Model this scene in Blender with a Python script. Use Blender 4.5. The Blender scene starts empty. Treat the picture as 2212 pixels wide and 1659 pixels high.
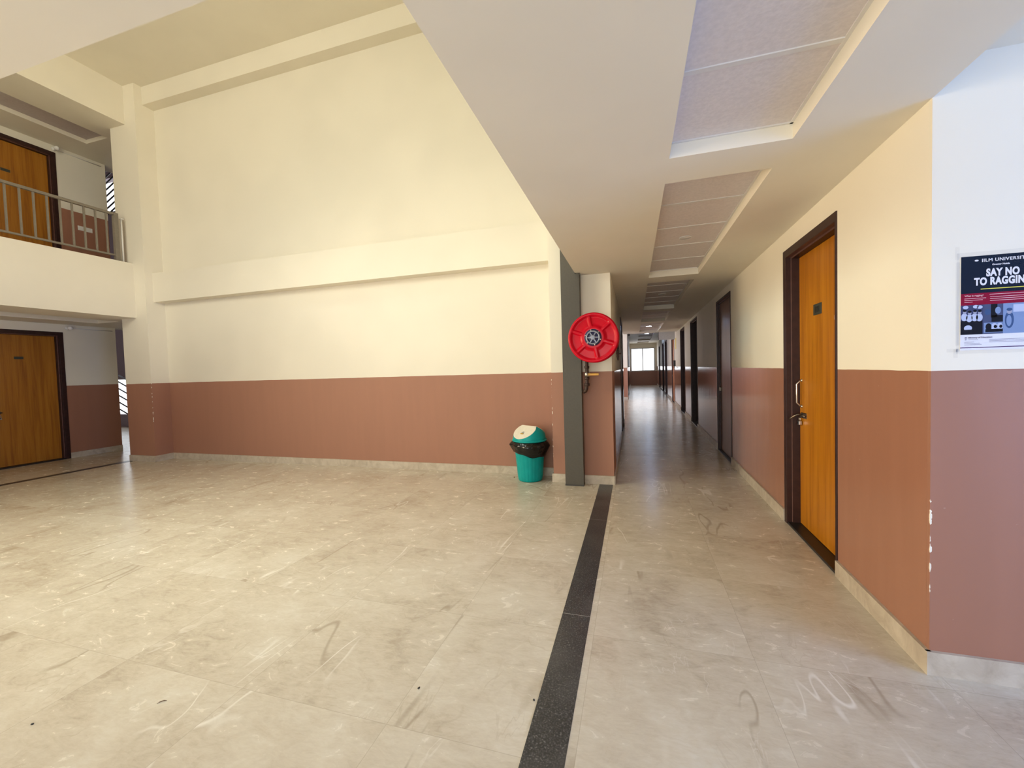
import bpy, bmesh, math, random
from mathutils import Vector, Matrix
random.seed(7)
S = bpy.context.scene
COL = S.collection
PI = math.pi

# ------------------------------------------------------------------ helpers
def tag(o, label=None, cat=None, group=None, kind=None):
    if label: o['label'] = label
    if cat: o['category'] = cat
    if group: o['group'] = group
    if kind: o['kind'] = kind
    return o

def empty(name, loc=(0, 0, 0), rz=0.0):
    o = bpy.data.objects.new(name, None)
    COL.objects.link(o)
    o.location = loc
    o.rotation_euler = (0, 0, rz)
    o.empty_display_size = 0.1
    return o

class MB:
    """collects geometry, build() links it as one mesh object"""
    def __init__(self):
        self.v = []; self.f = []; self.m = []; self.s = []
    def add(self, vs, fs, mi=0, smooth=False):
        b = len(self.v)
        self.v += [tuple(p) for p in vs]
        for f in fs:
            self.f.append([b + i for i in f]); self.m.append(mi); self.s.append(smooth)
        return self
    def box(self, x0, x1, y0, y1, z0, z1, mi=0):
        vs = [(x0, y0, z0), (x1, y0, z0), (x1, y1, z0), (x0, y1, z0), (x0, y0, z1), (x1, y0, z1), (x1, y1, z1), (x0, y1, z1)]
        return self.add(vs, [(3, 2, 1, 0), (4, 5, 6, 7), (0, 1, 5, 4), (1, 2, 6, 5), (2, 3, 7, 6), (3, 0, 4, 7)], mi)
    def poly(self, pts, mi=0):
        return self.add(pts, [tuple(range(len(pts)))], mi)
    def prism(self, pts2, axis, a, b, mi=0):
        """extrude a 2D outline along axis ('x','y','z') from a to b"""
        def P(u, v, w):
            return {'x': (w, u, v), 'y': (u, w, v), 'z': (u, v, w)}[axis]
        n = len(pts2)
        vs = [P(u, v, a) for u, v in pts2] + [P(u, v, b) for u, v in pts2]
        fs = [tuple(range(n - 1, -1, -1)), tuple(range(n, 2 * n))]
        fs += [(i, (i + 1) % n, n + (i + 1) % n, n + i) for i in range(n)]
        return self.add(vs, fs, mi)
    def tube(self, path, r, n=12, mi=0, caps=True):
        path = [Vector(p) for p in path]
        rs = r if isinstance(r, (list, tuple)) else [r] * len(path)
        vs = []
        up = None
        for i, p in enumerate(path):
            d = (path[min(i + 1, len(path) - 1)] - path[max(i - 1, 0)]).normalized()
            if up is None:
                up = Vector((0, 0, 1)) if abs(d.z) < 0.9 else Vector((1, 0, 0))
            u = (up - d * up.dot(d)).normalized(); w = d.cross(u); up = u
            for k in range(n):
                a = 2 * PI * k / n
                vs.append(p + u * math.cos(a) * rs[i] + w * math.sin(a) * rs[i])
        fs = []
        for i in range(len(path) - 1):
            for k in range(n):
                fs.append((i * n + k, i * n + (k + 1) % n, (i + 1) * n + (k + 1) % n, (i + 1) * n + k))
        if caps:
            fs.append(tuple(range(n - 1, -1, -1)))
            fs.append(tuple((len(path) - 1) * n + k for k in range(n)))
        return self.add(vs, fs, mi, True)
    def lathe(self, prof, c=(0, 0, 0), axis='z', n=48, mi=0, smooth=True, rfun=None):
        """prof: list of (radius, height) along axis"""
        vs = []
        for r, h in prof:
            for k in range(n):
                a = 2 * PI * k / n
                rr = r * (rfun(a, h) if rfun else 1)
                u, v = rr * math.cos(a), rr * math.sin(a)
                if axis == 'z': p = (c[0] + u, c[1] + v, c[2] + h)
                elif axis == 'y': p = (c[0] + u, c[1] + h, c[2] + v)
                else: p = (c[0] + h, c[1] + u, c[2] + v)
                vs.append(p)
        fs = []
        m = len(prof)
        for i in range(m - 1):
            for k in range(n):
                fs.append((i * n + k, i * n + (k + 1) % n, (i + 1) * n + (k + 1) % n, (i + 1) * n + k))
        fs.append(tuple(range(n - 1, -1, -1)))
        fs.append(tuple((m - 1) * n + k for k in range(n)))
        return self.add(vs, fs, mi, smooth)
    def voxels(self, xs, ys, zs, fill, mi=0):
        """cells between breakpoints; only the outside faces, welded"""
        idx = {}
        def V(i, j, k):
            key = (i, j, k)
            if key not in idx:
                idx[key] = len(self.v); self.v.append((xs[i], ys[j], zs[k]))
            return idx[key]
        nx, ny, nz = len(xs) - 1, len(ys) - 1, len(zs) - 1
        F = {}
        for i in range(nx):
            for j in range(ny):
                for k in range(nz):
                    F[i, j, k] = bool(fill((xs[i] + xs[i + 1]) / 2, (ys[j] + ys[j + 1]) / 2, (zs[k] + zs[k + 1]) / 2))
        def g(i, j, k): return F.get((i, j, k), False)
        def face(q):
            self.f.append([V(*p) for p in q]); self.m.append(mi); self.s.append(False)
        for (i, j, k), on in F.items():
            if not on: continue
            if not g(i - 1, j, k): face([(i, j, k), (i, j, k + 1), (i, j + 1, k + 1), (i, j + 1, k)])
            if not g(i + 1, j, k): face([(i + 1, j, k), (i + 1, j + 1, k), (i + 1, j + 1, k + 1), (i + 1, j, k + 1)])
            if not g(i, j - 1, k): face([(i, j, k), (i + 1, j, k), (i + 1, j, k + 1), (i, j, k + 1)])
            if not g(i, j + 1, k): face([(i, j + 1, k), (i, j + 1, k + 1), (i + 1, j + 1, k + 1), (i + 1, j + 1, k)])
            if not g(i, j, k - 1): face([(i, j, k), (i, j + 1, k), (i + 1, j + 1, k), (i + 1, j, k)])
            if not g(i, j, k + 1): face([(i, j, k + 1), (i + 1, j, k + 1), (i + 1, j + 1, k + 1), (i, j + 1, k + 1)])
        return self
    def build(self, name, mats, parent=None, bevel=0.0, loc=None, rz=0.0, autosmooth=None):
        me = bpy.data.meshes.new(name)
        me.from_pydata([tuple(p) for p in self.v], [], self.f)
        if not isinstance(mats, (list, tuple)): mats = [mats]
        for m in mats: me.materials.append(m)
        for p, mi, s in zip(me.polygons, self.m, self.s):
            p.material_index = mi; p.use_smooth = s
        me.update()
        o = bpy.data.objects.new(name, me)
        COL.objects.link(o)
        if parent is not None: o.parent = parent
        if loc is not None: o.location = loc
        if rz: o.rotation_euler = (0, 0, rz)
        if bevel:
            b = o.modifiers.new('bevel', 'BEVEL'); b.width = bevel; b.segments = 2; b.limit_method = 'ANGLE'; b.angle_limit = 0.6
        return o

def struct(mb, name, mats, **kw):
    return tag(mb.build(name, mats, **kw), kind='structure')

# ------------------------------------------------------------------ materials
class NT:
    def __init__(self, name):
        self.mat = bpy.data.materials.new(name); self.mat.use_nodes = True
        self.t = self.mat.node_tree; self.t.nodes.clear()
        self.out = self.n('ShaderNodeOutputMaterial')
    def n(self, typ, **kw):
        x = self.t.nodes.new(typ)
        for k, v in kw.items(): setattr(x, k, v)
        return x
    def l(self, a, b): self.t.links.new(a, b)
    def setin(self, s, v):
        if hasattr(v, 'links') or isinstance(v, bpy.types.NodeSocket): self.l(v, s)
        elif isinstance(v, (tuple, list)) and len(v) == 3 and s.type == 'RGBA': s.default_value = (*v, 1)
        else: s.default_value = v
    def bsdf(self, **kw):
        b = self.n('ShaderNodeBsdfPrincipled')
        for k, v in kw.items(): self.setin(b.inputs[k.replace('_', ' ')], v)
        self.l(b.outputs[0], self.out.inputs[0]); self.b = b
        return b
    def pos(self): return self.n('ShaderNodeNewGeometry').outputs['Position']
    def objc(self): return self.n('ShaderNodeTexCoord').outputs['Object']
    def mapv(self, v, scale=(1, 1, 1), rot=(0, 0, 0), loc=(0, 0, 0)):
        m = self.n('ShaderNodeMapping'); self.l(v, m.inputs[0])
        m.inputs['Scale'].default_value = scale; m.inputs['Rotation'].default_value = rot; m.inputs['Location'].default_value = loc
        return m.outputs[0]
    def noise(self, v, scale, detail=3, rough=0.5, dist=0.0, out=0):
        x = self.n('ShaderNodeTexNoise'); self.l(v, x.inputs['Vector'])
        x.inputs['Scale'].default_value = scale; x.inputs['Detail'].default_value = detail
        x.inputs['Roughness'].default_value = rough; x.inputs['Distortion'].default_value = dist
        return x.outputs[out]
    def math(self, op, a, b=None, c=None, clamp=False):
        x = self.n('ShaderNodeMath', operation=op, use_clamp=clamp)
        self.setin(x.inputs[0], a)
        if b is not None: self.setin(x.inputs[1], b)
        if c is not None: self.setin(x.inputs[2], c)
        return x.outputs[0]
    def sep(self, v):
        x = self.n('ShaderNodeSeparateXYZ'); self.l(v, x.inputs[0]); return x.outputs
    def mix(self, f, a, b):
        x = self.n('ShaderNodeMix', data_type='RGBA')
        self.setin(x.inputs[0], f); self.setin(x.inputs[6], a); self.setin(x.inputs[7], b)
        return x.outputs[2]
    def ramp(self, v, stops):
        x = self.n('ShaderNodeValToRGB'); self.l(v, x.inputs[0])
        e = x.color_ramp.elements
        while len(e) < len(stops): e.new(0.5)
        for q, (p, c) in zip(e, stops):
            q.position = p; q.color = (*c, 1) if len(c) == 3 else c
        return x.outputs[0]
    def sstep(self, v, a, b, to0=0.0, to1=1.0):
        x = self.n('ShaderNodeMapRange', interpolation_type='SMOOTHSTEP')
        self.setin(x.inputs[0], v)
        x.inputs[1].default_value = a; x.inputs[2].default_value = b; x.inputs[3].default_value = to0; x.inputs[4].default_value = to1
        return x.outputs[0]
    def bump(self, h, strength, dist=0.01):
        x = self.n('ShaderNodeBump'); self.l(h, x.inputs['Height'])
        x.inputs['Strength'].default_value = strength; x.inputs['Distance'].default_value = dist
        self.l(x.outputs[0], self.b.inputs['Normal'])

def simple(name, col, rough=0.5, metal=0.0, noise=0.06, scale=30.0, coat=0.0, bump=0.0, spec=0.5):
    t = NT(name)
    nz = t.noise(t.objc(), scale, 2)
    c0 = tuple(max(0, c * (1 - noise)) for c in col); c1 = tuple(min(1, c * (1 + noise)) for c in col)
    t.bsdf(Base_Color=t.ramp(nz, [(0.3, c0), (0.7, c1)]), Roughness=rough, Metallic=metal, Coat_Weight=coat, Specular_IOR_Level=spec)
    if bump: t.bump(nz, bump)
    return t.mat

CREAM = (0.80, 0.745, 0.625)
DADO = (0.345, 0.162, 0.103)
DADO_Z = 1.293

def wall_paint(name, dado_zs, chips=None, gloss=0.30):
    """cream emulsion above a brown enamel dado; dado_zs: list of (floor z, dado top z)"""
    t = NT(name)
    P = t.pos(); s = t.sep(P)
    wob = t.noise(P, 6.0, 1)
    z = t.math('ADD', s[2], t.math('MULTIPLY', t.math('SUBTRACT', wob, 0.5), 0.006))
    mask = None
    for z0, z1 in dado_zs:
        m = t.math('MULTIPLY', t.math('GREATER_THAN', z, z0), t.math('LESS_THAN', z, z1))
        mask = m if mask is None else t.math('MAXIMUM', mask, m)
    n1 = t.noise(P, 1.3, 1); n2 = t.noise(P, 40, 1)
    cream = t.mix(t.sstep(n1, .3, .7), tuple(c * .975 for c in CREAM), tuple(min(1, c * 1.02) for c in CREAM))
    # rolled enamel: broad vertical streaks in tone, and small scuffs
    st = t.noise(t.mapv(P, (5, 5, .5)), 2.2, 2)
    dado = t.mix(t.sstep(st, .3, .7), tuple(c * .98 for c in DADO), tuple(c * 1.02 for c in DADO))
    sc = t.sstep(t.noise(t.mapv(P, (1, 1, 1)), 55, 1), .80, .83)
    dado = t.mix(t.math('MULTIPLY', sc, .35), dado, (0.55, 0.42, 0.33))
    col = t.mix(mask, cream, dado)
    if chips:
        for (cx_, cy_, z0, z1, wdt) in chips:
            d = t.math('MAXIMUM', t.math('ABSOLUTE', t.math('SUBTRACT', s[0], cx_)), t.math('ABSOLUTE', t.math('SUBTRACT', s[1], cy_)))
            nz = t.noise(t.mapv(P, (1, 1, 1)), 26, 4)
            thin = t.math('LESS_THAN', d, t.math('MINIMUM', t.math('MULTIPLY', t.math('SUBTRACT', nz, .54), wdt), .007))
            band = t.math('MULTIPLY', t.math('GREATER_THAN', s[2], z0), t.math('LESS_THAN', s[2], z1))
            col = t.mix(t.math('MULTIPLY', thin, band), col, (0.85, 0.80, 0.68))
    rough = t.math('ADD', t.math('MULTIPLY', mask, gloss - .62), .62)
    rough = t.math('ADD', rough, t.math('MULTIPLY', t.math('SUBTRACT', st, .5), .05))
    t.bsdf(Base_Color=col, Roughness=rough, Specular_IOR_Level=t.math('ADD', t.math('MULTIPLY', mask, .25), .25))
    hgt = t.math('ADD', t.math('MULTIPLY', n2, .25), t.math('MULTIPLY', t.noise(t.mapv(P, (3, 3, .6)), 2.0, 1), t.math('MULTIPLY', mask, 1.0)))
    t.bump(hgt, 0.12, 0.01)
    return t.mat

M_WALL = wall_paint('wall_paint', [(-1, DADO_Z)], chips=[(1.189, 2.14, .15, .75, .06)], gloss=.13)
M_LOBBY = wall_paint('lobby_wall_paint', [(-1, DADO_Z)], gloss=.4)
M_WALL_CH = wall_paint('wall_paint_chipped', [(-1, DADO_Z)], chips=[(1.189, 2.14, .15, .75, .06)], gloss=.40)
M_BACK = wall_paint('back_wall_paint', [(-1, 1.30)], chips=[(-7.61, 4.79, .6, 1.30, .12), (-.937, 4.79, .25, 1.25, .06)], gloss=.60)
M_GALW = wall_paint('gallery_wall_paint', [(-1, 1.30), (3.15, 4.46)])
M_SOFF = simple('ceiling_paint', CREAM, .65, noise=.02, scale=2, spec=.25)
M_TILE = simple('mineral_ceiling_tile', (0.72, 0.66, 0.635), .8, noise=.05, scale=60, bump=.1, spec=.2)
M_TBAR = simple('white_ceiling_bar', (0.72, 0.69, 0.65), .4, noise=.02)

def floor_mat():
    t = NT('beige_marble_floor')
    P = t.pos(); s = t.sep(P)
    # slab seams: a joint every 0.725 m in y and every 0.72 m in x
    def seam(c, off, per, w):
        f = t.math('FRACT', t.math('DIVIDE', t.math('SUBTRACT', c, off), per))
        d = t.math('MULTIPLY', t.math('MINIMUM', f, t.math('SUBTRACT', 1.0, f)), per)
        return t.sstep(d, w * .35, w, 1, 0)
    sm = t.math('MAXIMUM', seam(s[1], 1.324, .7255, .0022), seam(s[0], .502, .7200, .0022))
    # each slab shifts the pattern a little
    ix = t.math('FLOOR', t.math('DIVIDE', t.math('SUBTRACT', s[0], .502), .72)); iy = t.math('FLOOR', t.math('DIVIDE', t.math('SUBTRACT', s[1], 1.324), .7255))
    wn = t.n('ShaderNodeTexWhiteNoise', noise_dimensions='2D')
    cb = t.n('ShaderNodeCombineXYZ'); t.l(ix, cb.inputs[0]); t.l(iy, cb.inputs[1]); t.l(cb.outputs[0], wn.inputs['Vector'])
    off = t.n('ShaderNodeVectorMath', operation='SCALE'); t.l(wn.outputs['Color'], off.inputs[0]); off.inputs['Scale'].default_value = 7.0
    ad = t.n('ShaderNodeVectorMath', operation='ADD'); t.l(P, ad.inputs[0]); t.l(off.outputs[0], ad.inputs[1])
    Q = ad.outputs[0]
    big = t.noise(Q, 1.6, 3, .55, .6); mid = t.noise(t.mapv(Q, (1, 1.8, 1), (0, 0, -.25)), 8, 4, .65, .9)
    fine = t.noise(t.mapv(Q, (1, 2.6, 1), (0, 0, -.3)), 30, 2, .65, .5)
    base = t.ramp(t.math('ADD', t.math('ADD', t.math('MULTIPLY', big, .45), t.math('MULTIPLY', mid, .37)), t.math('MULTIPLY', fine, .18)),
                  [(.34, (.42, .35, .265)), (.45, (.525, .455, .355)), (.55, (.585, .52, .415)), (.68, (.65, .60, .51))])
    # long wandering veins that run about 27 degrees off the slab length, and short fine ones
    def vein(sc, w, dist, ang, stretch, gate, gs, gl):
        q = t.mapv(Q, (1, stretch, 1), (0, 0, -ang), (gl, gl * .7, 0))
        a = t.math('ABSOLUTE', t.math('SUBTRACT', t.noise(q, sc, 3, .6, dist), .5))
        g = t.sstep(t.noise(t.mapv(Q, (1, stretch ** .5, 1), (0, 0, -ang), (gl + 3, gl, 0)), gs, 1), gate, gate + .12)
        return t.math('MULTIPLY', t.sstep(a, 0.0, w, 1, 0), g)
    LA = math.radians(26)
    vb = vein(1.5, .011, .5, LA, .22, .52, 2.4, 17)
    vb2 = vein(5.0, .020, .8, LA, .5, .55, 3.6, 31)
    vw = vein(1.7, .0075, .5, LA, .22, .54, 3.0, 5)
    vw2 = vein(6.0, .016, .9, math.radians(-50), .45, .60, 4.0, 9)
    vw3 = vein(9.0, .022, .8, math.radians(70), .4, .61, 5.0, 41)
    c = t.mix(t.math('MULTIPLY', vb, .50), base, (.27, .20, .13))
    c = t.mix(t.math('MULTIPLY', vb2, .22), c, (.33, .25, .17))
    c = t.mix(t.math('MULTIPLY', vw, .70), c, (.82, .78, .70))
    c = t.mix(t.math('MULTIPLY', vw2, .35), c, (.76, .71, .63))
    c = t.mix(t.math('MULTIPLY', vw3, .30), c, (.76, .71, .63))
    c = t.mix(t.math('MULTIPLY', sm, .35), c, (.30, .24, .18))
    t.bsdf(Base_Color=c, Roughness=t.math('ADD', t.math('MULTIPLY', mid, .16), .17), Specular_IOR_Level=.5)
    t.bump(t.noise(t.mapv(P, (1, 2.6, 1)), 7, 3), .10, .01)
    return t.mat
M_FLOOR = floor_mat()

def skirting_mat():
    t = NT('marble_skirting')
    P = t.pos()
    c = t.ramp(t.noise(P, 9, 5, .6, .8), [(.3, (.40, .33, .25)), (.55, (.52, .45, .355)), (.75, (.60, .53, .43))])
    t.bsdf(Base_Color=c, Roughness=.4)
    return t.mat
M_SKIRT = skirting_mat()

def granite_mat():
    t = NT('black_granite_strip')
    P = t.pos(); s = t.sep(P)
    n1 = t.noise(P, 140, 3); n2 = t.noise(P, 3, 4)
    c = t.ramp(n1, [(.40, (.016, .016, .018)), (.58, (.045, .043, .045)), (.72, (.16, .155, .15))])
    c = t.mix(t.math('MULTIPLY', t.sstep(n2, .4, .65), .35), c, (.10, .095, .09))
    f = t.math('FRACT', t.math('DIVIDE', t.math('SUBTRACT', s[1], 2.197), 1.45))
    sm = t.math('LESS_THAN', t.math('MINIMUM', f, t.math('SUBTRACT', 1.0, f)), .0016)
    c = t.mix(sm, c, (.25, .24, .22))
    t.bsdf(Base_Color=c, Roughness=.32)
    return t.mat
M_GRAN = granite_mat()

def wood_mat(name, a, b, c, rough=.38, groove=None):
    t = NT(name)
    P = t.objc()
    w = t.noise(t.mapv(P, (1, 9, .35)), 2.4, 5, .6, .5)
    fine = t.noise(t.mapv(P, (1, 60, 1.2)), 3.0, 3, .6)
    col = t.ramp(t.math('ADD', t.math('MULTIPLY', w, .75), t.math('MULTIPLY', fine, .25)), [(.32, a), (.5, b), (.68, c)])
    if groove is not None:
        d = t.math('ABSOLUTE', t.math('SUBTRACT', t.sep(P)[1], groove))
        col = t.mix(t.math('MULTIPLY', t.sstep(d, .0008, .003, 1, 0), .6), col, tuple(q * .3 for q in a))
    t.bsdf(Base_Color=col, Roughness=rough, Specular_IOR_Level=.4)
    return t.mat
M_TEAK = wood_mat('teak_laminate', (.30, .095, .004), (.44, .155, .006), (.52, .21, .014), groove=-.44)
M_TEAK2 = wood_mat('teak_laminate_gallery', (.23, .075, .008), (.36, .135, .012), (.43, .18, .022))
M_BROWN = wood_mat('brown_laminate', (.13, .06, .035), (.19, .09, .055), (.24, .12, .075), rough=.3)
M_ORANGEW = wood_mat('orange_wood', (.42, .16, .07), (.5, .2, .09), (.55, .25, .12), rough=.35)
M_FRAME = simple('dark_wood_frame', (.034, .013, .010), .42, noise=.2, scale=20, spec=.35)
M_FRAME2 = simple('rebate_and_lit_lintel', (.12, .055, .042), .45, noise=.15, scale=20, spec=.35)
M_GREYPAINT = simple('grey_enamel_duct', (.075, .066, .051), .55, noise=.05, scale=60, bump=.03)
M_RAIL = simple('grey_brown_rail_paint', (.20, .17, .13), .45, noise=.06)
M_STEEL = simple('brushed_steel', (.62, .58, .53), .28, 1.0, .05)
M_DSTEEL = simple('dark_bronze_steel', (.16, .13, .10), .38, 1.0, .1)
M_BLACK = simple('black_enamel', (.012, .011, .011), .4)
M_PLATE = simple('dark_green_plate', (.045, .048, .036), .35)
M_WHITEP = simple('white_plastic', (.78, .75, .70), .4, noise=.02)
M_LAMPGLASS = simple('milk_glass', (.85, .83, .8), .25, noise=.01)
M_RED = simple('red_reel_enamel', (.53, .001, .014), .24, noise=.05, scale=6, spec=.18)
M_NAVY = simple('navy_hub', (.03, .03, .09), .4)
M_GREYM = simple('grey_cast_hub', (.24, .25, .30), .42, .6, .15, 40)
M_RUST = simple('brown_iron_pipe', (.045, .022, .016), .55, .2, .3, 60)
M_BRASS = simple('brass_fitting', (.42, .28, .13), .35, 1.0, .1)
M_YELLOW = simple('yellow_handle', (.62, .30, .01), .4)
M_TEAL = simple('teal_plastic', (.001, .30, .29), .42, noise=.06, scale=12, spec=.25)
M_BINWHITE = simple('white_bin_flap', (.74, .70, .58), .4, noise=.04)
M_STONE = simple('brown_pebble', (.22, .15, .09), .8, noise=.3, scale=90)
M_HOSE = simple('black_rubber_hose', (.02, .02, .02), .5)
M_BOARD = simple('pale_grey_board', (.52, .50, .46), .5, noise=.04)
M_NOTICE = simple('yellow_paper', (.75, .62, .22), .7, noise=.03)
M_DARKGREY = simple('dull_grey_wall', (.34, .28, .31), .7, noise=.04)
M_DSTAIR = simple('dark_stair_paint', (.03, .03, .035), .5)

def bag_mat():
    t = NT('black_bin_liner')
    P = t.objc()
    t.bsdf(Base_Color=(.004, .004, .004), Roughness=.2, Specular_IOR_Level=.5)
    t.bump(t.noise(t.mapv(P, (1, 1, 1.8)), 13, 2, .45, .6), .55, .02)
    return t.mat
M_BAG = bag_mat()

def emit(name, col, st):
    t = NT(name)
    e = t.n('ShaderNodeEmission'); e.inputs[0].default_value = (*col, 1); e.inputs[1].default_value = st
    t.l(e.outputs[0], t.out.inputs[0])
    return t.mat
M_LAMP_ON = emit('lit_lamp', (.45, .62, 1.0), 130)
M_SKY = emit('bright_sky', (.93, .97, 1.0), 2.4)

def glass_mat():
    t = NT('window_glass')
    a = t.n('ShaderNodeBsdfTransparent'); g = t.n('ShaderNodeBsdfGlossy'); g.inputs['Roughness'].default_value = .02
    f = t.n('ShaderNodeFresnel'); f.inputs[0].default_value = 1.35
    m = t.n('ShaderNodeMixShader'); t.l(f.outputs[0], m.inputs[0]); t.l(a.outputs[0], m.inputs[1]); t.l(g.outputs[0], m.inputs[2])
    t.l(m.outputs[0], t.out.inputs[0])
    return t.mat
M_GLASS = glass_mat()

def film_mat():
    t = NT('clear_film')
    a = t.n('ShaderNodeBsdfTransparent'); a.inputs[0].default_value = (.982, .982, .985, 1)
    g = t.n('ShaderNodeBsdfGlossy'); g.inputs['Roughness'].default_value = .12
    m = t.n('ShaderNodeMixShader'); m.inputs[0].default_value = .015
    t.l(a.outputs[0], m.inputs[1]); t.l(g.outputs[0], m.inputs[2]); t.l(m.outputs[0], t.out.inputs[0])
    return t.mat
M_FILM = film_mat()
def flat(name, col, rough=.6): return simple(name, col, rough, noise=.02, spec=.08)

# ------------------------------------------------------------------ camera
f_px = 887.242
CAMH = 1.35
yaw, pitch, roll = 0.288656, 0.0348238, 0.0297443
fwd = Vector((-math.sin(yaw) * math.cos(pitch), math.cos(yaw) * math.cos(pitch), -math.sin(pitch)))
right = Vector((math.cos(yaw), math.sin(yaw), 0)); down = fwd.cross(right)
r2 = right * math.cos(roll) + down * math.sin(roll); d2 = -right * math.sin(roll) + down * math.cos(roll)
cam = bpy.data.cameras.new('camera'); camo = bpy.data.objects.new('camera', cam); COL.objects.link(camo)
mw = Matrix((( r2.x, -d2.x, -fwd.x, 0), (r2.y, -d2.y, -fwd.y, 0), (r2.z, -d2.z, -fwd.z, CAMH), (0, 0, 0, 1)))
camo.matrix_world = mw
cam.sensor_fit = 'HORIZONTAL'; cam.sensor_width = 36; cam.lens = f_px / 2212 * 36; cam.clip_start = .02; cam.clip_end = 200
S.camera = camo

# ------------------------------------------------------------------ setting: floor and strips
struct(MB().box(-17, 6, -6.5, 31, -.15, 0), 'floor', M_FLOOR)
struct(MB().box(-.400, -.250, -6, 4.785, -.002, .0015), 'trim_1', M_GRAN)
struct(MB().box(-8.255, -8.125, -6, 4.80, -.002, .0015), 'trim_2', M_GRAN)

# back wall: recessed panel framed by two pilasters, a mid beam and a top beam
YP, YB, YR = 4.79, 4.90, 5.07
BX0, BX1 = -8.21, -.235
def back_fill(x, y, z):
    if y > YR: return True
    pil = x < -7.61 or x > -.937
    if pil: return True
    beam = 2.645 < z < 3.12 or z > 5.845
    return beam and y > YB
struct(MB().voxels([BX0, -7.61, -.937, BX1], [YP, YB, YR, 5.35], [0, 2.645, 3.12, 5.845, 6.13], back_fill), 'wall_back', M_BACK)

# right wall of the corridor (very slightly splayed), openings for the doors
ANG = -math.atan(.0125)
WX, WY = 1.189, 2.144
def W(s, off=0.0):           # world point of wall coordinate s (along) and off (into the wall)
    c, n = math.cos(ANG), math.sin(ANG)
    return (WX + off * c - s * n, WY + off * n + s * c)
def sy(y): return (y - WY) / math.cos(ANG)
# name, y0, y1, top, leaf depth, style
RDOORS = [(2.985, 3.947, 2.254, .085, 'teak'), (6.03, 7.06, 2.30, .035, 'brown'), (9.34, 10.45, 2.345, .20, 'brown'), (11.80, 12.92, 2.36, .20, 'brown'),
          (15.15, 16.35, 2.30, .03, 'orange'), (19.1, 20.45, 2.45, .2, 'brown'), (21.4, 22.8, 2.46, .2, 'brown'), (25.2, 26.6, 2.5, .05, 'brown')]
ss = [0.0]
for d in RDOORS: ss += [sy(d[0]), sy(d[1])]
ss.append(sy(30.4))
zs = sorted(set([0.0] + [d[2] for d in RDOORS] + [2.407, 3.0]))
def wr_fill(x, y, z):
    if y < sy(13.9) and z > 2.407: return False
    for d in RDOORS:
        if sy(d[0]) < y < sy(d[1]) and z < d[2]: return x > .26
    return True
ss2 = sorted(set(ss + [sy(13.9)]))
struct(MB().voxels([0, .26, .36], ss2, zs, wr_fill), 'wall_right', M_WALL, loc=(WX, WY, 0), rz=ANG)
# wall with the poster
struct(MB().prism([(1.189, 2.14), (5.2, 2.14), (5.2, 2.36), (1.30, 2.36), (1.215, 2.158), (1.189, 2.158)], 'z', 0, 2.555), 'wall_front', M_WALL_CH)
# left wall of the corridor with one door and a wide side opening
LX = -.235
LD = (8.15, 9.35, 2.30)
def wl_fill(x, y, z):
    if y < 14.1 and z > 2.407: return False
    if 10.2 < y < 17.3: return False
    if LD[0] < y < LD[1] and z < LD[2]: return x < LX - .05
    if 18.6 < y < 19.7 and z < 2.4: return x < LX - .05
    return True
struct(MB().voxels([LX - .22, LX - .05, LX], [5.35, LD[0], LD[1], 10.2, 14.1, 17.3, 18.6, 19.7, 30.4], [0, LD[2], 2.4, 2.407, 3.0], wl_fill), 'wall_left', M_WALL)
# side lobby off the corridor
struct(MB().voxels([-6.2, -6.0, LX - .22, LX], [9.9, 10.2, 17.3, 17.5], [0, 1.0, 2.2, 2.407, 2.9],
       lambda x, y, z: z < 2.407 + (.5 if y > 10.2 else 0) and ((x < -6.0 and not (10.2 < y < 17.3 and 1 < z < 2.2)) or (-6 < x < LX - .22 and (y < 10.2 or y > 17.3)))), 'wall_lobby', M_LOBBY)
# corridor end wall with window opening
EY = 29.8
WIN = (-.19, 1.42, .975, 2.585)
struct(MB().voxels([-.5, WIN[0], WIN[1], 1.95], [EY, EY + .2], [0, WIN[2], WIN[3], 3.0], lambda x, y, z: not (WIN[0] < x < WIN[1] and WIN[2] < z < WIN[3])), 'wall_end', wall_paint('end_wall_paint', [(-1, .975)]))
w1 = tag(empty('window_1', (WIN[0], EY, WIN[2])), kind='structure')
ww, wh = WIN[1] - WIN[0], WIN[3] - WIN[2]
fr = MB().voxels([0, .07, ww / 2 - .03, ww / 2 + .03, ww - .07, ww], [.02, .09], [0, .06, wh - .06, wh],
                 lambda x, y, z: not (.06 < z < wh - .06 and (.07 < x < ww / 2 - .03 or ww / 2 + .03 < x < ww - .07)))
fr.build('window_frame', simple('pale_aluminium', (.6, .6, .62), .35, .3), w1)
MB().box(.05, ww - .05, .05, .056, .04, wh - .04).build('pane', M_GLASS, w1)

# ------------------------------------------------------------------ ceilings
TX0, TX1 = .195, .745
TRAYS = [(-.6, 2.295), (2.60, 5.27), (5.60, 8.26), (8.60, 10.5), (10.9, 13.7)]
ZC, ZT = 2.407, 2.488
cx = [-9.4, -.61, -.555, -.30, TX0, TX1, 1.19, 1.55]
cy = sorted([-3.0, .903, 2.14, 2.298, 4.645, 4.79, 14.1] + [v for tr in TRAYS for v in tr])
def ceil_fill(x, y, z):
    if y < .903:
        if x > 1.19: return False
        if x < -.61: return x > -7.9 or True
    if x < -.61 and y > .903: return False
    if x < -.555 and y > 4.645: return False
    if x < -.30 and y > 4.79: return False
    if y < 2.297 and x > 1.19: return False
    if z < ZT and TX0 < x < TX1 and any(a < y < b for a, b in TRAYS): return False
    return True
struct(MB().voxels(cx, cy, [ZC, ZT, 3.15], ceil_fill), 'ceiling', M_SOFF)
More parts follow.
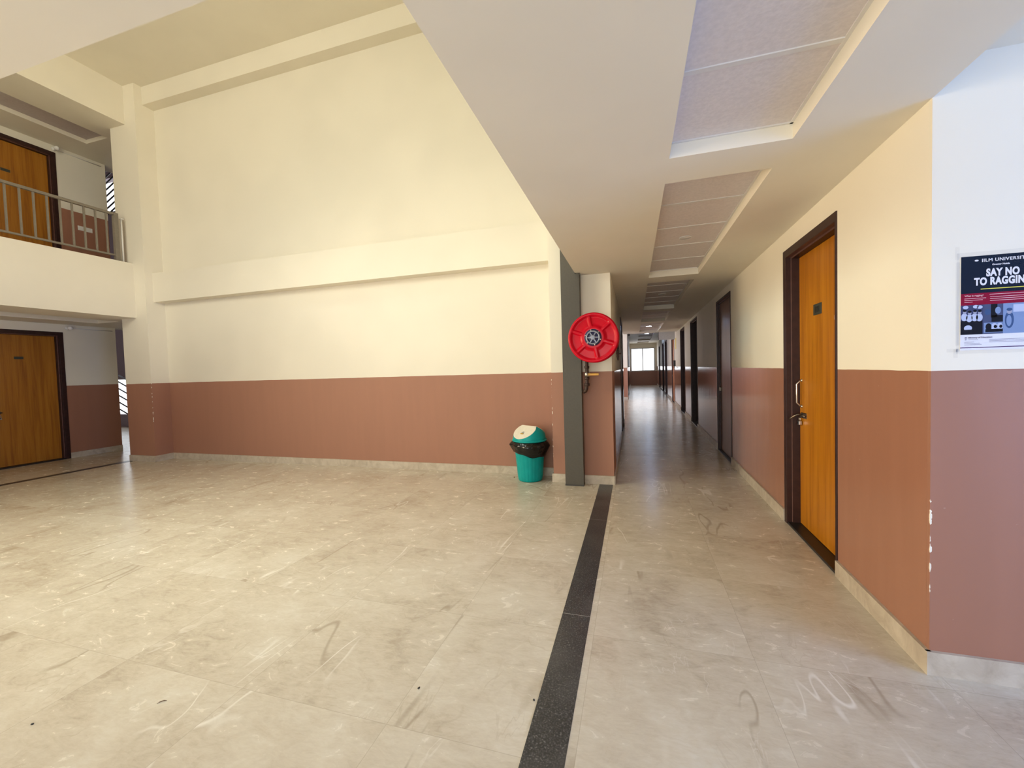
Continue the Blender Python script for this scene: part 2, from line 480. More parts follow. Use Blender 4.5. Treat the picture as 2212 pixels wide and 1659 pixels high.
# higher false ceiling at the far end of the corridor
FZ, FT = 2.90, 2.98
FTR = [(15.0, 19.0), (19.6, 23.2), (23.8, 26.4), (27.0, 29.2)]
struct(MB().voxels([-.5, .28, .98, 1.95], sorted([14.1, 30.4] + [v for tr in FTR for v in tr]), [FZ, FT, 3.15],
       lambda x, y, z: not (z < FT and .28 < x < .98 and any(a < y < b for a, b in FTR))), 'ceiling_corridor', M_SOFF)
struct(MB().box(1.19, 6, -3, 2.14, 2.555, 3.15), 'ceiling_right', M_SOFF)
struct(MB().box(-6.2, LX - .22, 9.9, 17.5, 2.407 + .5, 3.15), 'ceiling_lobby', M_SOFF)

def tray(a, b, x0, x1, z, first):
    """lay-in tiles and the bars between them at the top of a ceiling recess"""
    r = tag(empty('ceiling_tray', ((x0 + x1) / 2, a, z)), kind='structure')
    hw = (x1 - x0) / 2
    ys = [0.0]
    y = first - a
    while y < b - a - .02:
        if y > .02: ys.append(y)
        y += .532
    ys.append(b - a)
    t = MB(); g = MB()
    for i in range(len(ys) - 1):
        t.box(-hw + .014, hw - .014, ys[i] + (.012 if i else .0), ys[i + 1] - (.012 if i < len(ys) - 2 else 0), -.006, -.0005)
        if i: g.box(-hw + .012, hw - .012, ys[i] - .012, ys[i] + .012, -.011, -.0005)
    g.box(-hw, -hw + .014, 0, b - a, -.012, -.0005); g.box(hw - .014, hw, 0, b - a, -.012, -.0005)
    g.box(-hw, hw, b - a - .012, b - a, -.012, -.0005)
    t.build('tile_panel', M_TILE, r); g.build('grid_bar', M_TBAR, r)
FIRST = [1.772 - 4 * .532, 3.154, 6.215, 9.1, 11.4]
for (a, b), fi in zip(TRAYS, FIRST): tray(a, b, TX0, TX1, ZT, fi)
for a, b in FTR: tray(a, b, .28, .98, FT, a + .5)

# left gallery: slab with fascia and kerb, ceiling border with a recess, both floors
GX, GE = -9.69, -7.86
def gallery_slab(z0, ztop, name, kerb):
    xs = [GX - .26, -9.10, -8.56, -8.22, GE - .13, GE]
    ys = [-3.0, .95, 2.2, 4.95, YP, 9.0]
    ys = sorted(ys)
    zs = [z0, z0 + .08, ztop, kerb]
    def fill(x, y, z):
        if y > YP and x > -8.22: return False
        if z > ztop: return x > GE - .13 and y < YP
        if z < z0 + .08 and -9.10 < x < -8.56 and y < 4.95 and y > -2.9: return False
        return True
    struct(MB().voxels(xs, ys, zs, fill), name, M_SOFF)
gallery_slab(2.388, 3.15, 'ceiling_left', 3.28)
gallery_slab(5.52, 6.13, 'ceiling_upper', 6.1301)
for zz in (2.468, 5.60):
    struct(MB().box(-9.10, -8.56, -2.9, 4.95, zz - .012, zz - .002), 'ceiling_tray_panel', simple('gallery_tile', (.52, .45, .43), .8, noise=.04))
# atrium roof with a skylight opening out of sight above the near slab
struct(MB().voxels([-9.95, -7.2, -1.0, 6.0], [-3.0, .2, 3.0, 9.0], [6.13, 6.4], lambda x, y, z: not (-7.2 < x < -1.0 and .2 < y < 3.0)), 'ceiling_atrium', M_SOFF)
# wall above the corridor slab and around the void (upper floor, out of sight)
struct(MB().box(.95, 1.19, .9, 4.79, 3.15, 6.13), 'wall_upper', M_WALL)
struct(MB().box(-.235, 1.0, 4.79, 5.0, 3.15, 6.13), 'wall_upper_back', M_WALL)

# gallery wall with the two door openings (one above the other)
GD = [(3.80, 4.755, 0.0, 2.247), (3.86, 4.815, 3.15, 5.40)]
def gw_fill(x, y, z):
    for a, b, z0, z1 in GD:
        if a < y < b and z0 < z < z1: return x < GX - .2
    return True
struct(MB().voxels([GX - .26, GX - .2, GX], [2.2, 3.80, 3.86, 4.755, 4.815, 5.53], [0, 2.247, 3.15, 5.40, 6.13], gw_fill), 'wall_gallery', M_GALW)

# stairwell behind the gallery
struct(MB().voxels([-17, -15.3, -13.2, -8.22], [8.4, 8.6], [0, .36, 1.40, 2.93, 3.05, 6.32, 7.28, 9.0],
       lambda x, y, z: not (-15.3 < x < -13.2 and (.36 < z < 1.40 or 2.93 < z < 3.05 or 6.32 < z < 7.28))), 'wall_stair', M_DARKGREY)
struct(MB().box(-8.22, -8.0, 5.35, 8.6, 0, 9.0), 'wall_stair_side', M_DARKGREY)
struct(MB().box(-17, GX - .26, 5.30, 5.53, 0, 9.0), 'wall_stair_front', M_DARKGREY)
struct(MB().box(-17, -8.0, 5.35, 8.6, 9.0, 9.2), 'ceiling_stair', M_DARKGREY)

# skirting boards
def skirt(x0, x1, y0, y1): return MB().box(x0, x1, y0, y1, 0, .10)
b = MB()
b.box(-7.61, -.937, YR - .016, YR + .002, 0, .10); b.box(-8.21, -7.595, YP - .016, YP + .002, 0, .10)
b.box(-7.612, -7.595, YP + .002, YR - .016, 0, .10); b.box(-.952, -.935, YP + .002, YR - .016, 0, .10); b.box(-.952, LX + .004, YP - .016, YP + .002, 0, .10)
struct(b, 'baseboard_back', M_SKIRT)
b = MB()
edges = [0.0]
for d in RDOORS: edges += [sy(d[0]), sy(d[1])]
edges.append(sy(29.8))
for i in range(0, len(edges), 2): b.box(-.016, .002, edges[i] - (.014 if i == 0 else 0), edges[i + 1], 0, .10)
struct(b, 'baseboard_right', M_SKIRT, loc=(WX, WY, 0), rz=ANG)
struct(skirt(1.173, 5.2, 2.124, 2.142), 'baseboard_front', M_SKIRT)
b = MB()
b.box(LX - .002, LX + .014, YP + .002, LD[0], 0, .10).box(LX - .002, LX + .014, LD[1], 10.2, 0, .10).box(-6, LX, 17.284, 17.302, 0, .10).box(LX - .002, LX + .014, 17.3, 18.6, 0, .10).box(LX - .002, LX + .014, 19.7, 29.8, 0, .10)
struct(b, 'baseboard_left', M_SKIRT)
struct(MB().box(GX - .002, GX + .014, 2.2, 3.80, 0, .10).box(GX - .002, GX + .014, 4.755, 5.53, 0, .10), 'baseboard_gallery', M_SKIRT)

# ------------------------------------------------------------------ text
def text_obj(s, name, size, mat, parent, loc, rot, bold=0.0, depth=.0004, align='CENTER', sx=1.0, spacing=1.0):
    cu = bpy.data.curves.new('lettering', 'FONT')
    cu.body = s; cu.size = size; cu.align_x = align; cu.align_y = 'BOTTOM_BASELINE'; cu.offset = bold; cu.extrude = depth; cu.space_character = spacing
    tmp = bpy.data.objects.new('tmp_text', cu); COL.objects.link(tmp)
    dg = bpy.context.evaluated_depsgraph_get()
    me = bpy.data.meshes.new_from_object(tmp.evaluated_get(dg))
    bpy.data.objects.remove(tmp); bpy.data.curves.remove(cu)
    me.materials.clear(); me.materials.append(mat)
    o = bpy.data.objects.new(name, me); COL.objects.link(o)
    o.parent = parent; o.location = loc; o.rotation_euler = rot; o.scale = (sx, 1, 1)
    return o

# ------------------------------------------------------------------ doors
def door(n, loc, rz, w, h, depth, leafmat, detail=True, plate=None, hinge_near=True, fa=.05, fb=.05, ft=.06):
    """local frame: y along the wall from 0 to w, +x into the wall, z up"""
    r = tag(empty('door_%d' % n, loc, rz), kind='structure')
    dd = depth
    fr = MB()
    st_ = min(.03, dd * .6)
    fr.voxels([-.008, st_, dd + .045], [0, fa, fa + .014, w - fb - .014, w - fb, w], [0, h - ft - .014, h - ft, h],
              lambda x, y, z: (y < fa or y > w - fb or z > h - ft) or (x > st_ and (y < fa + .014 or y > w - fb - .014 or z > h - ft - .014)))
    o = fr.build('door_frame', [M_FRAME, M_FRAME2], r, bevel=.002)
    # the step of the rebate is the lighter, redder timber; lintel underside: reflected light put into the colour
    for p in o.data.polygons:
        if abs(p.center.x - st_) < .001 and p.normal.x < -.5: p.material_index = 1
        if p.normal.z < -.5 and p.center.z > h - ft - .001 and p.center.x < st_: p.material_index = 1
    leaf = MB().box(dd, dd + .036, fa + .016, w - fb - .016, .022, h - ft - .016).build('door_leaf', leafmat, r, bevel=.0015)
    MB().box(-.004, dd + .04, 0, w, 0, .018).build('threshold', M_BLACK if depth < .1 else M_GRAN, r)
    return r, leaf

def dhandle(parent, x, y, z0, z1, mat, out=.055, r=.006):
    """D pull standing out toward -x"""
    h = MB()
    h.tube([(x, y, z0), (x - out * .35, y, z0 + .004), (x - out, y, z0 + .030), (x - out, y, z1 - .030), (x - out * .35, y, z1 - .004), (x, y, z1)], r)
    h.lathe([(.013, -.004), (.013, 0)], (x, y, z0), 'x', 14).lathe([(.013, -.004), (.013, 0)], (x, y, z1), 'x', 14)
    return h.build('pull_handle', mat, parent)

def latch(parent, x, y, z, side=1):
    """sliding bolt (aldrop) with a long drop lever; side=+1 lever points to +y"""
    b = MB()
    b.box(x - .004, x, y - .05, y + .05, z - .022, z + .022)
    b.box(x - .020, x - .004, y - .045, y - .025, z - .016, z + .016); b.box(x - .020, x - .004, y + .022, y + .042, z - .016, z + .016)
    b.tube([(x - .014, y - .06 * side, z), (x - .014, y + .10 * side, z)], .008)
    b.lathe([(.010, -.008), (.012, -.004), (.012, 0)], (x - .006, y - .035 * side, z - .004), 'x', 14)
    o = b.build('slide_bolt', M_DSTEEL, parent)
    l = MB()
    l.tube([(x - .018, y + .01 * side, z + .004), (x - .038, y + .02 * side, z + .008), (x - .058, y + .032 * side, z - .006), (x - .075, y + .048 * side, z - .024), (x - .088, y + .060 * side, z - .030)], [.006, .008, .008, .007, .005], 10)
    l.build('bolt_lever', M_DSTEEL, o)
    return o

def padlock(loc, rz, label):
    r = tag(empty('padlock', loc, rz), label, 'padlock')
    MB().box(-.011, .011, -.020, .020, 0, .034).build('padlock_body', M_STEEL, r, bevel=.004)
    MB().tube([(0, -.013, .030), (0, -.013, .052), (0, -.009, .062), (0, 0, .066), (0, .009, .062), (0, .013, .052), (0, .013, .030)], .0035, 8).build('shackle', M_STEEL, r)
    MB().box(-.0125, -.0105, -.009, .009, .008, .026).build('keyhole_plate', M_BLACK, r)
    return r

STY = {'teak': M_TEAK, 'brown': M_BROWN, 'orange': M_ORANGEW}
for i, (y0, y1, top, dep, sty) in enumerate(RDOORS):
    px, py = W(sy(y0))
    w = sy(y1) - sy(y0)
    fa, fb = (.018, .062) if i == 0 else (.012, .03)
    r, leaf = door(i + 1, (px, py, 0), ANG, w, top, dep, STY[sty], fa=fa, fb=fb, ft=.06 if i == 0 else .03)
    if i == 0:
        # leaf geometry runs y 0..w, groove position given in object space, so shift material coordinate
        dhandle(leaf, dep, w - .118, .985, 1.195, M_STEEL, out=.036)
        latch(leaf, dep, w - .165, .915, 1)
        pl = MB().box(dep - .004, dep, .46, .60, 1.685, 1.765).build('number_plate', M_PLATE, leaf, bevel=.001)
        text_obj('101', 'plate_digits', .062, M_BLACK, pl, (dep - .0045, .530, 1.703), (PI / 2, 0, -PI / 2), bold=.0012, sx=1.0)
        c, n = math.cos(ANG), math.sin(ANG)
        lx, ly = dep - .016, w - .115
        padlock((px + lx * c - ly * n, py + lx * n + ly * c, .835), ANG, 'small steel padlock hanging from the bolt of the orange teak door numbered 101')
        MB().box(dep - .0012, dep + .001, .262, .265, 1.62, 1.65).build('scratch_mark', flat('scratch', (.7, .45, .3)), leaf)
    else:
        MB().box(dep - .03, dep, w - .13, w - .09, .93, .985).build('door_lock', M_DSTEEL, leaf, bevel=.004)
M_TEAK.node_tree  # groove of the leaf seam
for nd in M_TEAK.node_tree.nodes:
    if nd.type == 'MATH' and nd.operation == 'SUBTRACT' and abs(nd.inputs[1].default_value + .44) < 1e-6: nd.inputs[1].default_value = .535

# corridor left wall doors (they face +x, so turn the frame round)
def left_door(n, y0, y1, top, dep, mat, X, z0=0.0):
    return door(n, (X, y1, z0), PI, y1 - y0, top, dep, mat, fa=.06, fb=.03)
left_door(9, LD[0], LD[1], LD[2], .01, M_BROWN, LX)
left_door(10, 18.6, 19.7, 2.4, .01, M_BROWN, LX)
# gallery doors
for n, (a, bb, z0, z1) in zip((11, 12), GD):
    r, leaf = left_door(n, a, bb, z1 - z0, .085, M_TEAK2, GX, z0)
    w = bb - a
    # local y = bb - world y ; local x into the wall
    yc = bb - 4.225
    zc = 1.79 if n == 11 else 4.855 - z0
    MB().box(.081, .085, yc - .055, yc + .055, zc - .025, zc + .02).build('number_plate', M_PLATE, leaf, bevel=.001)
    yl = bb - 3.93
    latch(leaf, .085, yl, .90, 1)
    dhandle(leaf, .085, yl + .005, .97, 1.16, M_STEEL)
    if n == 11: padlock((GX - .085 + .014, 3.96, .79), PI, 'small steel padlock on the ground floor gallery door below the balcony railing')

# ------------------------------------------------------------------ gallery railing
rl = tag(empty('balcony_railing', (-7.95, 4.63, 3.28)), 'grey painted metal balcony railing along the upper gallery edge', 'railing')
MB().box(-.022, .022, -3.6, -.02, .735, .775).build('top_rail', M_RAIL, rl, bevel=.004)
MB().box(-.014, .014, -3.6, -.02, .085, .112).build('bottom_rail', M_RAIL, rl, bevel=.003)
post = MB().box(-.03, .03, -.03, .03, 0, .775).build('post', M_RAIL, rl, bevel=.004)
p2 = post.copy(); COL.objects.link(p2); p2.parent = rl; p2.location = (0, -3.6, 0)
bal = None
for k in range(25):
    y = 4.51 - .137 * k - 4.63
    if y < -3.5: break
    if bal is None:
        bal = MB().box(-.010, .010, -.010, .010, .112, .736).build('baluster', M_RAIL, rl); o = bal
    else:
        o = bal.copy(); COL.objects.link(o); o.parent = rl
    o.location = (0, y, 0)
# white conduit standing beside the end post
cd = tag(empty('conduit_pipe', (-7.955, 4.715, 3.28)), 'thin white conduit pipe on the pilaster beside the railing end post', 'pipe')
MB().tube([(0, 0, 0), (0, 0, .70)], .013, 14).build('pipe_tube', M_WHITEP, cd)
MB().box(-.03, .035, -.02, .02, .70, .715).build('pipe_cap', M_WHITEP, cd, bevel=.003)
sp = tag(empty('socket_plate', (GX, 5.165, 4.18)), 'white socket plate on the brown dado behind the balcony railing', 'socket')
MB().box(0, .010, -.105, .105, -.040, .040).build('cover_plate', M_WHITEP, sp, bevel=.003)
MB().box(.0095, .014, -.085, -.045, -.022, .022).build('switch_rocker', M_WHITEP, sp, bevel=.002)
def bulb(loc, label):
    r = tag(empty('wall_bulb', loc), label, 'lamp')
    MB().lathe([(.032, 0), (.032, .012), (.020, .018), (.020, .045)], (0, 0, 0), 'x', 20).build('holder', M_WHITEP, r)
    MB().lathe([(.014, .045), (.030, .06), (.036, .082), (.032, .105), (.018, .122), (.004, .127)], (0, 0, 0), 'x', 20).build('bulb', M_LAMPGLASS, r)
    MB().tube([(.006, 0, 0), (.006, .28, .0), (.006, .66, .0)], .006, 8).build('cable', M_WHITEP, r)
bulb((GX, 4.80, 5.46), 'white bulb holder high on the upper gallery wall near the ceiling')
bulb((GX, 4.82, 2.325), 'white bulb holder on the ground floor gallery wall above the door')

# stair railing seen through the gaps
def stair_rail(loc, label, slope, zlo, zhi, n=7):
    r = tag(empty('stair_railing', loc), label, 'railing', None)
    for k in range(n):
        z = zlo + (zhi - zlo) * k / (n - 1)
        m = MB()
        m.tube([(-.9, 0, z - slope * .9), (.9, 0, z + slope * .9)], .019, 8)
        m.build('bar', M_DSTAIR, r)
stair_rail((-14.0, 8.15, 0), 'dark diagonal stair bars seen through the gap beside the lower gallery wall', -.42, .42, 1.42, 6)
stair_rail((-13.95, 7.75, 0), 'dark diagonal stair bars at the top of the gap beside the lower gallery wall', .45, 2.62, 3.12, 4)
stair_rail((-14.0, 8.05, 0), 'dark diagonal stair bars seen through the gap above the balcony railing', .45, 6.1, 7.3, 8)

# ------------------------------------------------------------------ grey duct
dk = tag(empty('pipe_duct', (-.671, 4.73, 0)), 'tall grey painted box duct standing floor to slab against the back wall', 'duct')
MB().voxels([-.104, .055, .104], [-.072, .058], [.018, 2.405, 6.12], lambda x, y, z: x < .055 or z < 2.405).build('casing', M_GREYPAINT, dk)
MB().box(-.106, .106, -.074, .058, 0, .018).build('duct_foot', simple('dark_joint', (.05, .045, .04), .6), dk)

# ------------------------------------------------------------------ hose reel
RC = Vector((-.402, 4.40, 1.662)); RR = .264
hr = tag(empty('fire_hose_reel', (RC.x, 4.79, RC.z)), 'red fire hose reel with grey hub on the wall beside the corridor mouth', 'hose reel')
ox = RC.y - 4.79
m = MB()
NA, ribs = 180, [math.radians(a) for a in (101, 41, -19, -79, -139, 161)]
prof = [(.084, -.012), (.092, -.014), (.108, -.012), (.118, -.010), (.128, -.010), (.150, -.009), (.190, -.006), (.212, -.004), (.222, -.004), (.232, -.010), (.246, -.014), (.256, -.012), (.262, -.004), (.264, .004), (.260, .010), (.246, .006)]
vs = []
for (r_, h_) in prof:
    for k in range(NA):
        a = 2 * PI * k / NA
        dz = 0.0
        if .120 < r_ < .226:
            d = min(abs(math.atan2(math.sin(a - q), math.cos(a - q))) for q in ribs) * r_
            dz = .015 * min(1, max(0, (d - .014) / .005))
        u, v = r_ * math.cos(a), r_ * math.sin(a)
        vs.append((u, ox + h_ + dz, v))
fs = []
for i in range(len(prof) - 1):
    for k in range(NA):
        fs.append((i * NA + k, i * NA + (k + 1) % NA, (i + 1) * NA + (k + 1) % NA, (i + 1) * NA + k))
m.add(vs, fs, 0, True)
m.build('front_disc', M_RED, hr)
hub = MB().lathe([(.088, -.018), (.088, .02), (.06, .02)][::-1], (0, ox, 0), 'y', 48).build('hub_plate', M_NAVY, hr)
g = MB()
g.lathe([(.020, -.036), (.026, -.034), (.026, -.018), (.001, -.018)][::-1], (0, ox, 0), 'y', 24)
NR = 48
for k in range(NR):   # outer ring of the cast hub
    a0, a1 = 2 * PI * k / NR, 2 * PI * (k + 1) / NR
    ro, ri = .074, .058
    q = [(r_ * math.cos(a), ox + y, r_ * math.sin(a)) for a in (a0, a1) for r_ in (ri, ro) for y in (-.026, -.018)]
    g.add(q, [(0, 2, 6, 4), (2, 3, 7, 6), (0, 4, 5, 1)], 0, True)
for k in range(6):
    a = ribs[0] + k * PI / 3 + .35
    c_, s_ = math.cos(a), math.sin(a)
    def pt(r_, t_, y): return (r_ * c_ - t_ * s_, ox + y, r_ * s_ + t_ * c_)
    g.add([pt(.015, -.006, -.030), pt(.062, -.005, -.025), pt(.062, .005, -.025), pt(.015, .006, -.030), pt(.015, -.006, -.018), pt(.062, -.005, -.018), pt(.062, .005, -.018), pt(.015, .006, -.018)],
          [(0, 3, 2, 1), (0, 1, 5, 4), (2, 3, 7, 6), (1, 2, 6, 5), (3, 0, 4, 7)])
g.build('hub_wheel', M_GREYM, hub)
for k in range(6):
    a = ribs[0] + k * PI / 3 + .05
    MB().lathe([(.006, -.026), (.007, -.022), (.007, -.017)], (.080 * math.cos(a), ox, .080 * math.sin(a)), 'y', 10).build('bolt', M_STEEL, hub)
MB().lathe([(.246, .155), (.262, .150), (.264, .158), (.26, .166), (.05, .160)], (0, ox, 0), 'y', 64).build('back_disc', M_RED, hr)
hz = MB()
for j in range(5):
    hz.tube([((.185) * math.cos(t * PI / 24), ox + .030 + j * .026, .185 * math.sin(t * PI / 24)) for t in range(49)], .0125, 10, caps=False)
hz.lathe([(.165, .022), (.165, .150)], (0, ox, 0), 'y', 40)
hz.build('hose_coil', M_HOSE, hr)
MB().tube([(0, ox + .021, 0), (0, -.06, 0)], .03, 16).box(-.04, .04, -.075, -.04, -.12, .12).box(-.08, .08, -.0401, 0, -.16, .16).build('wall_bracket', M_RED, hr, bevel=.003)
pp = MB()
pp.tube([(-.098, -.16, -.10), (-.098, -.16, -.37), (-.100, -.16, -.50), (-.106, -.158, -.545), (-.118, -.15, -.575), (-.138, -.13, -.585)], .020, 14)
pp.lathe([(.027, 0), (.027, .03)], (-.098, -.16, -.325), 'z', 8).lathe([(.027, 0), (.027, .03)], (-.098, -.16, -.45), 'z', 8).lathe([(.030, 0), (.030, .03)], (-.10, -.16, -.52), 'z', 8)
pp.tube([(-.138, -.13, -.585), (-.145, -.02, -.585), (-.145, 0, -.585)], .018, 12)
pp.build('feed_pipe', M_RUST, hr)
vv = MB().lathe([(.024, -.022), (.031, -.012), (.031, .012), (.024, .022)], (-.094, -.16, -.390), 'z', 20).tube([(-.094, -.16, -.39), (-.094, -.205, -.39)], .011, 12)
vv = vv.lathe([(.014, -.010), (.014, 0)], (-.094, -.205, -.39), 'y', 6).build('ball_valve', M_STEEL, hr)
MB().box(-.088, .034, -.208, -.203, -.402, -.378).build('valve_lever', M_YELLOW, vv, bevel=.004)
nz = MB().tube([(.238, -.10, -.125), (.238, -.10, -.145), (.238, -.10, -.165), (.238, -.10, -.20), (.238, -.10, -.245)], [.012, .016, .013, .013, .007], 14)
nz.tube([(.238, -.10, -.170), (.262, -.10, -.170)], .005, 8).lathe([(.009, .0), (.009, .012)], (.262, -.10, -.17), 'x', 12)
nz.build('hose_nozzle', M_RUST, hr)
MB().tube([(.238, -.10, -.12), (.238, -.12, -.06), (.21, -.25, 0.02), (.185, -.30, .06)], .0125, 10).box(.222, .236, -.10, 0, -.175, -.155).build('nozzle_hose', M_HOSE, hr)

# ------------------------------------------------------------------ waste bin
bn = tag(empty('waste_bin', (-1.235, 4.835, 0)), 'teal swing-top waste bin with white flap and black liner by the back wall', 'bin')
def facet(a, h):
    k = (a * 22 / (2 * PI)) % 1.0
    return 1 + .016 * (1 - abs(2 * k - 1) ** 6)
MB().lathe([(.128, 0), (.140, .004), (.146, .02), (.152, .06), (.182, .43), (.186, .445)], (0, 0, 0), 'z', 132, rfun=facet).build('bin_body', M_TEAL, bn)
# liner folded over the rim, wrinkled skirt
lv = []
NL = 120
rows = [(.186, .488), (.200, .482), (.216, .468), (.230, .448), (.238, .432), (.232, .418), (.222, .398), (.211, .372), (.201, .345), (.194, .322)]
for i, (r_, z_) in enumerate(rows):
    t_ = i / (len(rows) - 1)
    for k in range(NL):
        a = 2 * PI * k / NL
        wv = .008 * math.sin(4 * a + 1.0) + .005 * math.sin(9 * a + 2.5 * t_) + .0035 * math.sin(17 * a + 6 * t_)
        hang = .030 * math.cos(a - 3.4) + .010 * math.sin(3 * a + 2) + .005 * math.sin(7 * a + .6)
        rr = r_ + wv * math.sin(PI * min(1, t_ * 1.05))
        if math.sin(a) > .3: rr = min(rr, .226)
        rr = max(rr, .1875 - .04 * max(0, t_ - .6))
        lv.append((rr * math.cos(a), rr * math.sin(a), z_ + hang * t_))
lf = [(i * NL + k, i * NL + (k + 1) % NL, (i + 1) * NL + (k + 1) % NL, (i + 1) * NL + k) for i in range(len(rows) - 1) for k in range(NL)]
lo = MB().add(lv, lf, 0, True).build('bin_liner', M_BAG, bn)
so = lo.modifiers.new('thick', 'SOLIDIFY'); so.thickness = .002
# lid: dome cut by a slanted plane that carries the white flap
def dome():
    bm = bmesh.new()
    n, mrows = 72, 18
    R_, H_ = .200, .192
    rings = []
    for i in range(mrows):
        u = i / mrows
        r_ = R_ * (1 - u ** 2.3) ** (1 / 2.3) if u < 1 else 0
        rings.append([bm.verts.new((r_ * math.cos(2 * PI * k / n), r_ * math.sin(2 * PI * k / n), H_ * u * 1.0)) for k in range(n)])
    topv = bm.verts.new((0, 0, H_))
    for i in range(mrows - 1):
        for k in range(n):
            bm.faces.new((rings[i][k], rings[i][(k + 1) % n], rings[i + 1][(k + 1) % n], rings[i + 1][k]))
    for k in range(n): bm.faces.new((rings[-1][k], rings[-1][(k + 1) % n], topv))
    return bm
bm = dome()
az = math.radians(241)     # the flap faces front and a little left; a second flap slopes to the back
el = math.radians(56)
loops = []
for q in (0, 1):
    a_ = az + PI * q
    nq = Vector((math.cos(a_) * math.cos(el), math.sin(a_) * math.cos(el), math.sin(el)))
    res = bmesh.ops.bisect_plane(bm, geom=bm.verts[:] + bm.edges[:] + bm.faces[:], plane_co=Vector((0, 0, .166)), plane_no=nq, clear_outer=True)
    if q == 0: nrm = nq
    else: nrm2 = nq
bm.verts.ensure_lookup_table()
def cut_loop(nq):
    pts = [v.co.copy() for v in bm.verts if abs((v.co - Vector((0, 0, .166))).dot(nq)) < 1e-5]
    c_ = sum(pts, Vector()) / len(pts)
    u_ = Vector((-math.sin(az), math.cos(az), 0)); w_ = nq.cross(u_)
    return sorted(pts, key=lambda p: math.atan2((p - c_).dot(w_), (p - c_).dot(u_))), c_
loop, ctr = cut_loop(nrm)
loop2, ctr2 = cut_loop(nrm2)
me = bpy.data.meshes.new('lid_dome')
for f_ in bm.faces: f_.smooth = True
bm.to_mesh(me); bm.free()
me.materials.append(M_TEAL)
lid = bpy.data.objects.new('lid_dome', me); COL.objects.link(lid); lid.parent = bn; lid.location = (0, 0, .494)
def flap_mesh(lp, c_, nq):
    n_ = len(lp)
    o_ = [c_ + (p - c_) * 1.0 for p in lp]; i_ = [c_ + (p - c_) * .985 + nq * .004 for p in lp]
    top = tuple(range(n_, 2 * n_))
    if (lp[1] - lp[0]).cross(lp[2] - lp[1]).dot(nq) < 0: top = top[::-1]
    return MB().add(o_ + i_, [(k, (k + 1) % n_, n_ + (k + 1) % n_, n_ + k) for k in range(n_)] + [top])
flap = flap_mesh(loop, ctr, nrm).build('swing_flap', M_BINWHITE, lid)
flap_mesh(loop2, ctr2, nrm2).build('swing_flap', M_BINWHITE, lid)
# sticker on the flap: a pale arch over an orange oval
U = Vector((-math.sin(az), math.cos(az), 0)); Vv = nrm.cross(U)
if Vv.z < 0: Vv = -Vv
sc_ = ctr + nrm * .0046 - Vv * .030
def disc(cu, cv, a_, b_, n=24, d=0): return [sc_ + U * (cu + a_ * math.cos(2 * PI * k / n)) + Vv * (cv + b_ * math.sin(2 * PI * k / n)) + nrm * d for k in range(n)]
mm = MB()
arch = [sc_ + U * (.024 * math.cos(PI * k / 16)) + Vv * (.006 + .044 * math.sin(PI * k / 16)) for k in range(17)]
mm.poly(arch, 0)
mm.poly(disc(0, .008, .030, .010, d=.0004), 1); mm.poly(disc(0, .008, .023, .006, d=.0008), 2)
mm.build('sticker', [flat('sticker_grey', (.32, .32, .29)), flat('sticker_brown', (.28, .16, .03)), flat('sticker_orange', (.66, .36, .03))], flap)
MB().lathe([(.190, .484), (.207, .484), (.211, .488), (.211, .496), (.207, .502), (.196, .506)], (0, 0, 0), 'z', 72).build('lid_rim', M_TEAL, bn)

# ------------------------------------------------------------------ poster
PW, PH = .262, .378
po = tag(empty('poster', (1.284, 2.140, 1.374)), 'navy and red anti-ragging poster under clear film on the lavender lit wall', 'poster')
def zz(z): return z - 1.374
Y0 = -.0012
MB().box(0, PW, Y0, 0, 0, PH).build('paper', flat('poster_paper', (.80, .80, .84)), po)
MB().box(.0005, PW, Y0 - .0004, Y0, zz(1.603), PH).build('navy_band', flat('poster_navy', (.004, .011, .028)), po)
MB().box(.0003, PW, Y0 - .0004, Y0, zz(1.556), zz(1.603)).build('red_band', flat('poster_red', (.26, .003, .03)), po)
MB().box(-.0005, PW, Y0 - .0006, Y0, .0085, .0115).build('purple_line', flat('poster_purple', (.05, .002, .09)), po)
lw = flat('poster_white', (.80, .80, .84)); pk = flat('poster_pink', (.85, .55, .60)); gy = flat('poster_grey', (.25, .23, .32)); yl = flat('poster_yellow', (.72, .66, .10))
RX = (PI / 2, 0, 0)
text_obj('IILM UNIVERSITY', 'university_lettering', .0175, lw, po, (.1375, Y0 - .0012, zz(1.7265)), RX, bold=.0003, spacing=1.12)
text_obj('Greater Noida', 'city_lettering', .0090, lw, po, (.125, Y0 - .0012, zz(1.7105)), RX, bold=.0002)
text_obj('SAY NO', 'headline_lettering', .0400, lw, po, (.131, Y0 - .0012, zz(1.6690)), RX, bold=.0019, sx=.66, spacing=1.10)
text_obj('TO RAGGING', 'headline_lettering', .0400, lw, po, (.131, Y0 - .0012, zz(1.6350)), RX, bold=.0019, sx=.66, spacing=1.10)
text_obj('What is ragging?', 'question_lettering', .0090, pk, po, (.012, Y0 - .0012, zz(1.5905)), RX, bold=.0001, align='LEFT')
text_obj('Ministry of Education', 'ministry_lettering', .0088, gy, po, (.025, Y0 - .0012, zz(1.4215)), RX, bold=.0001, align='LEFT')
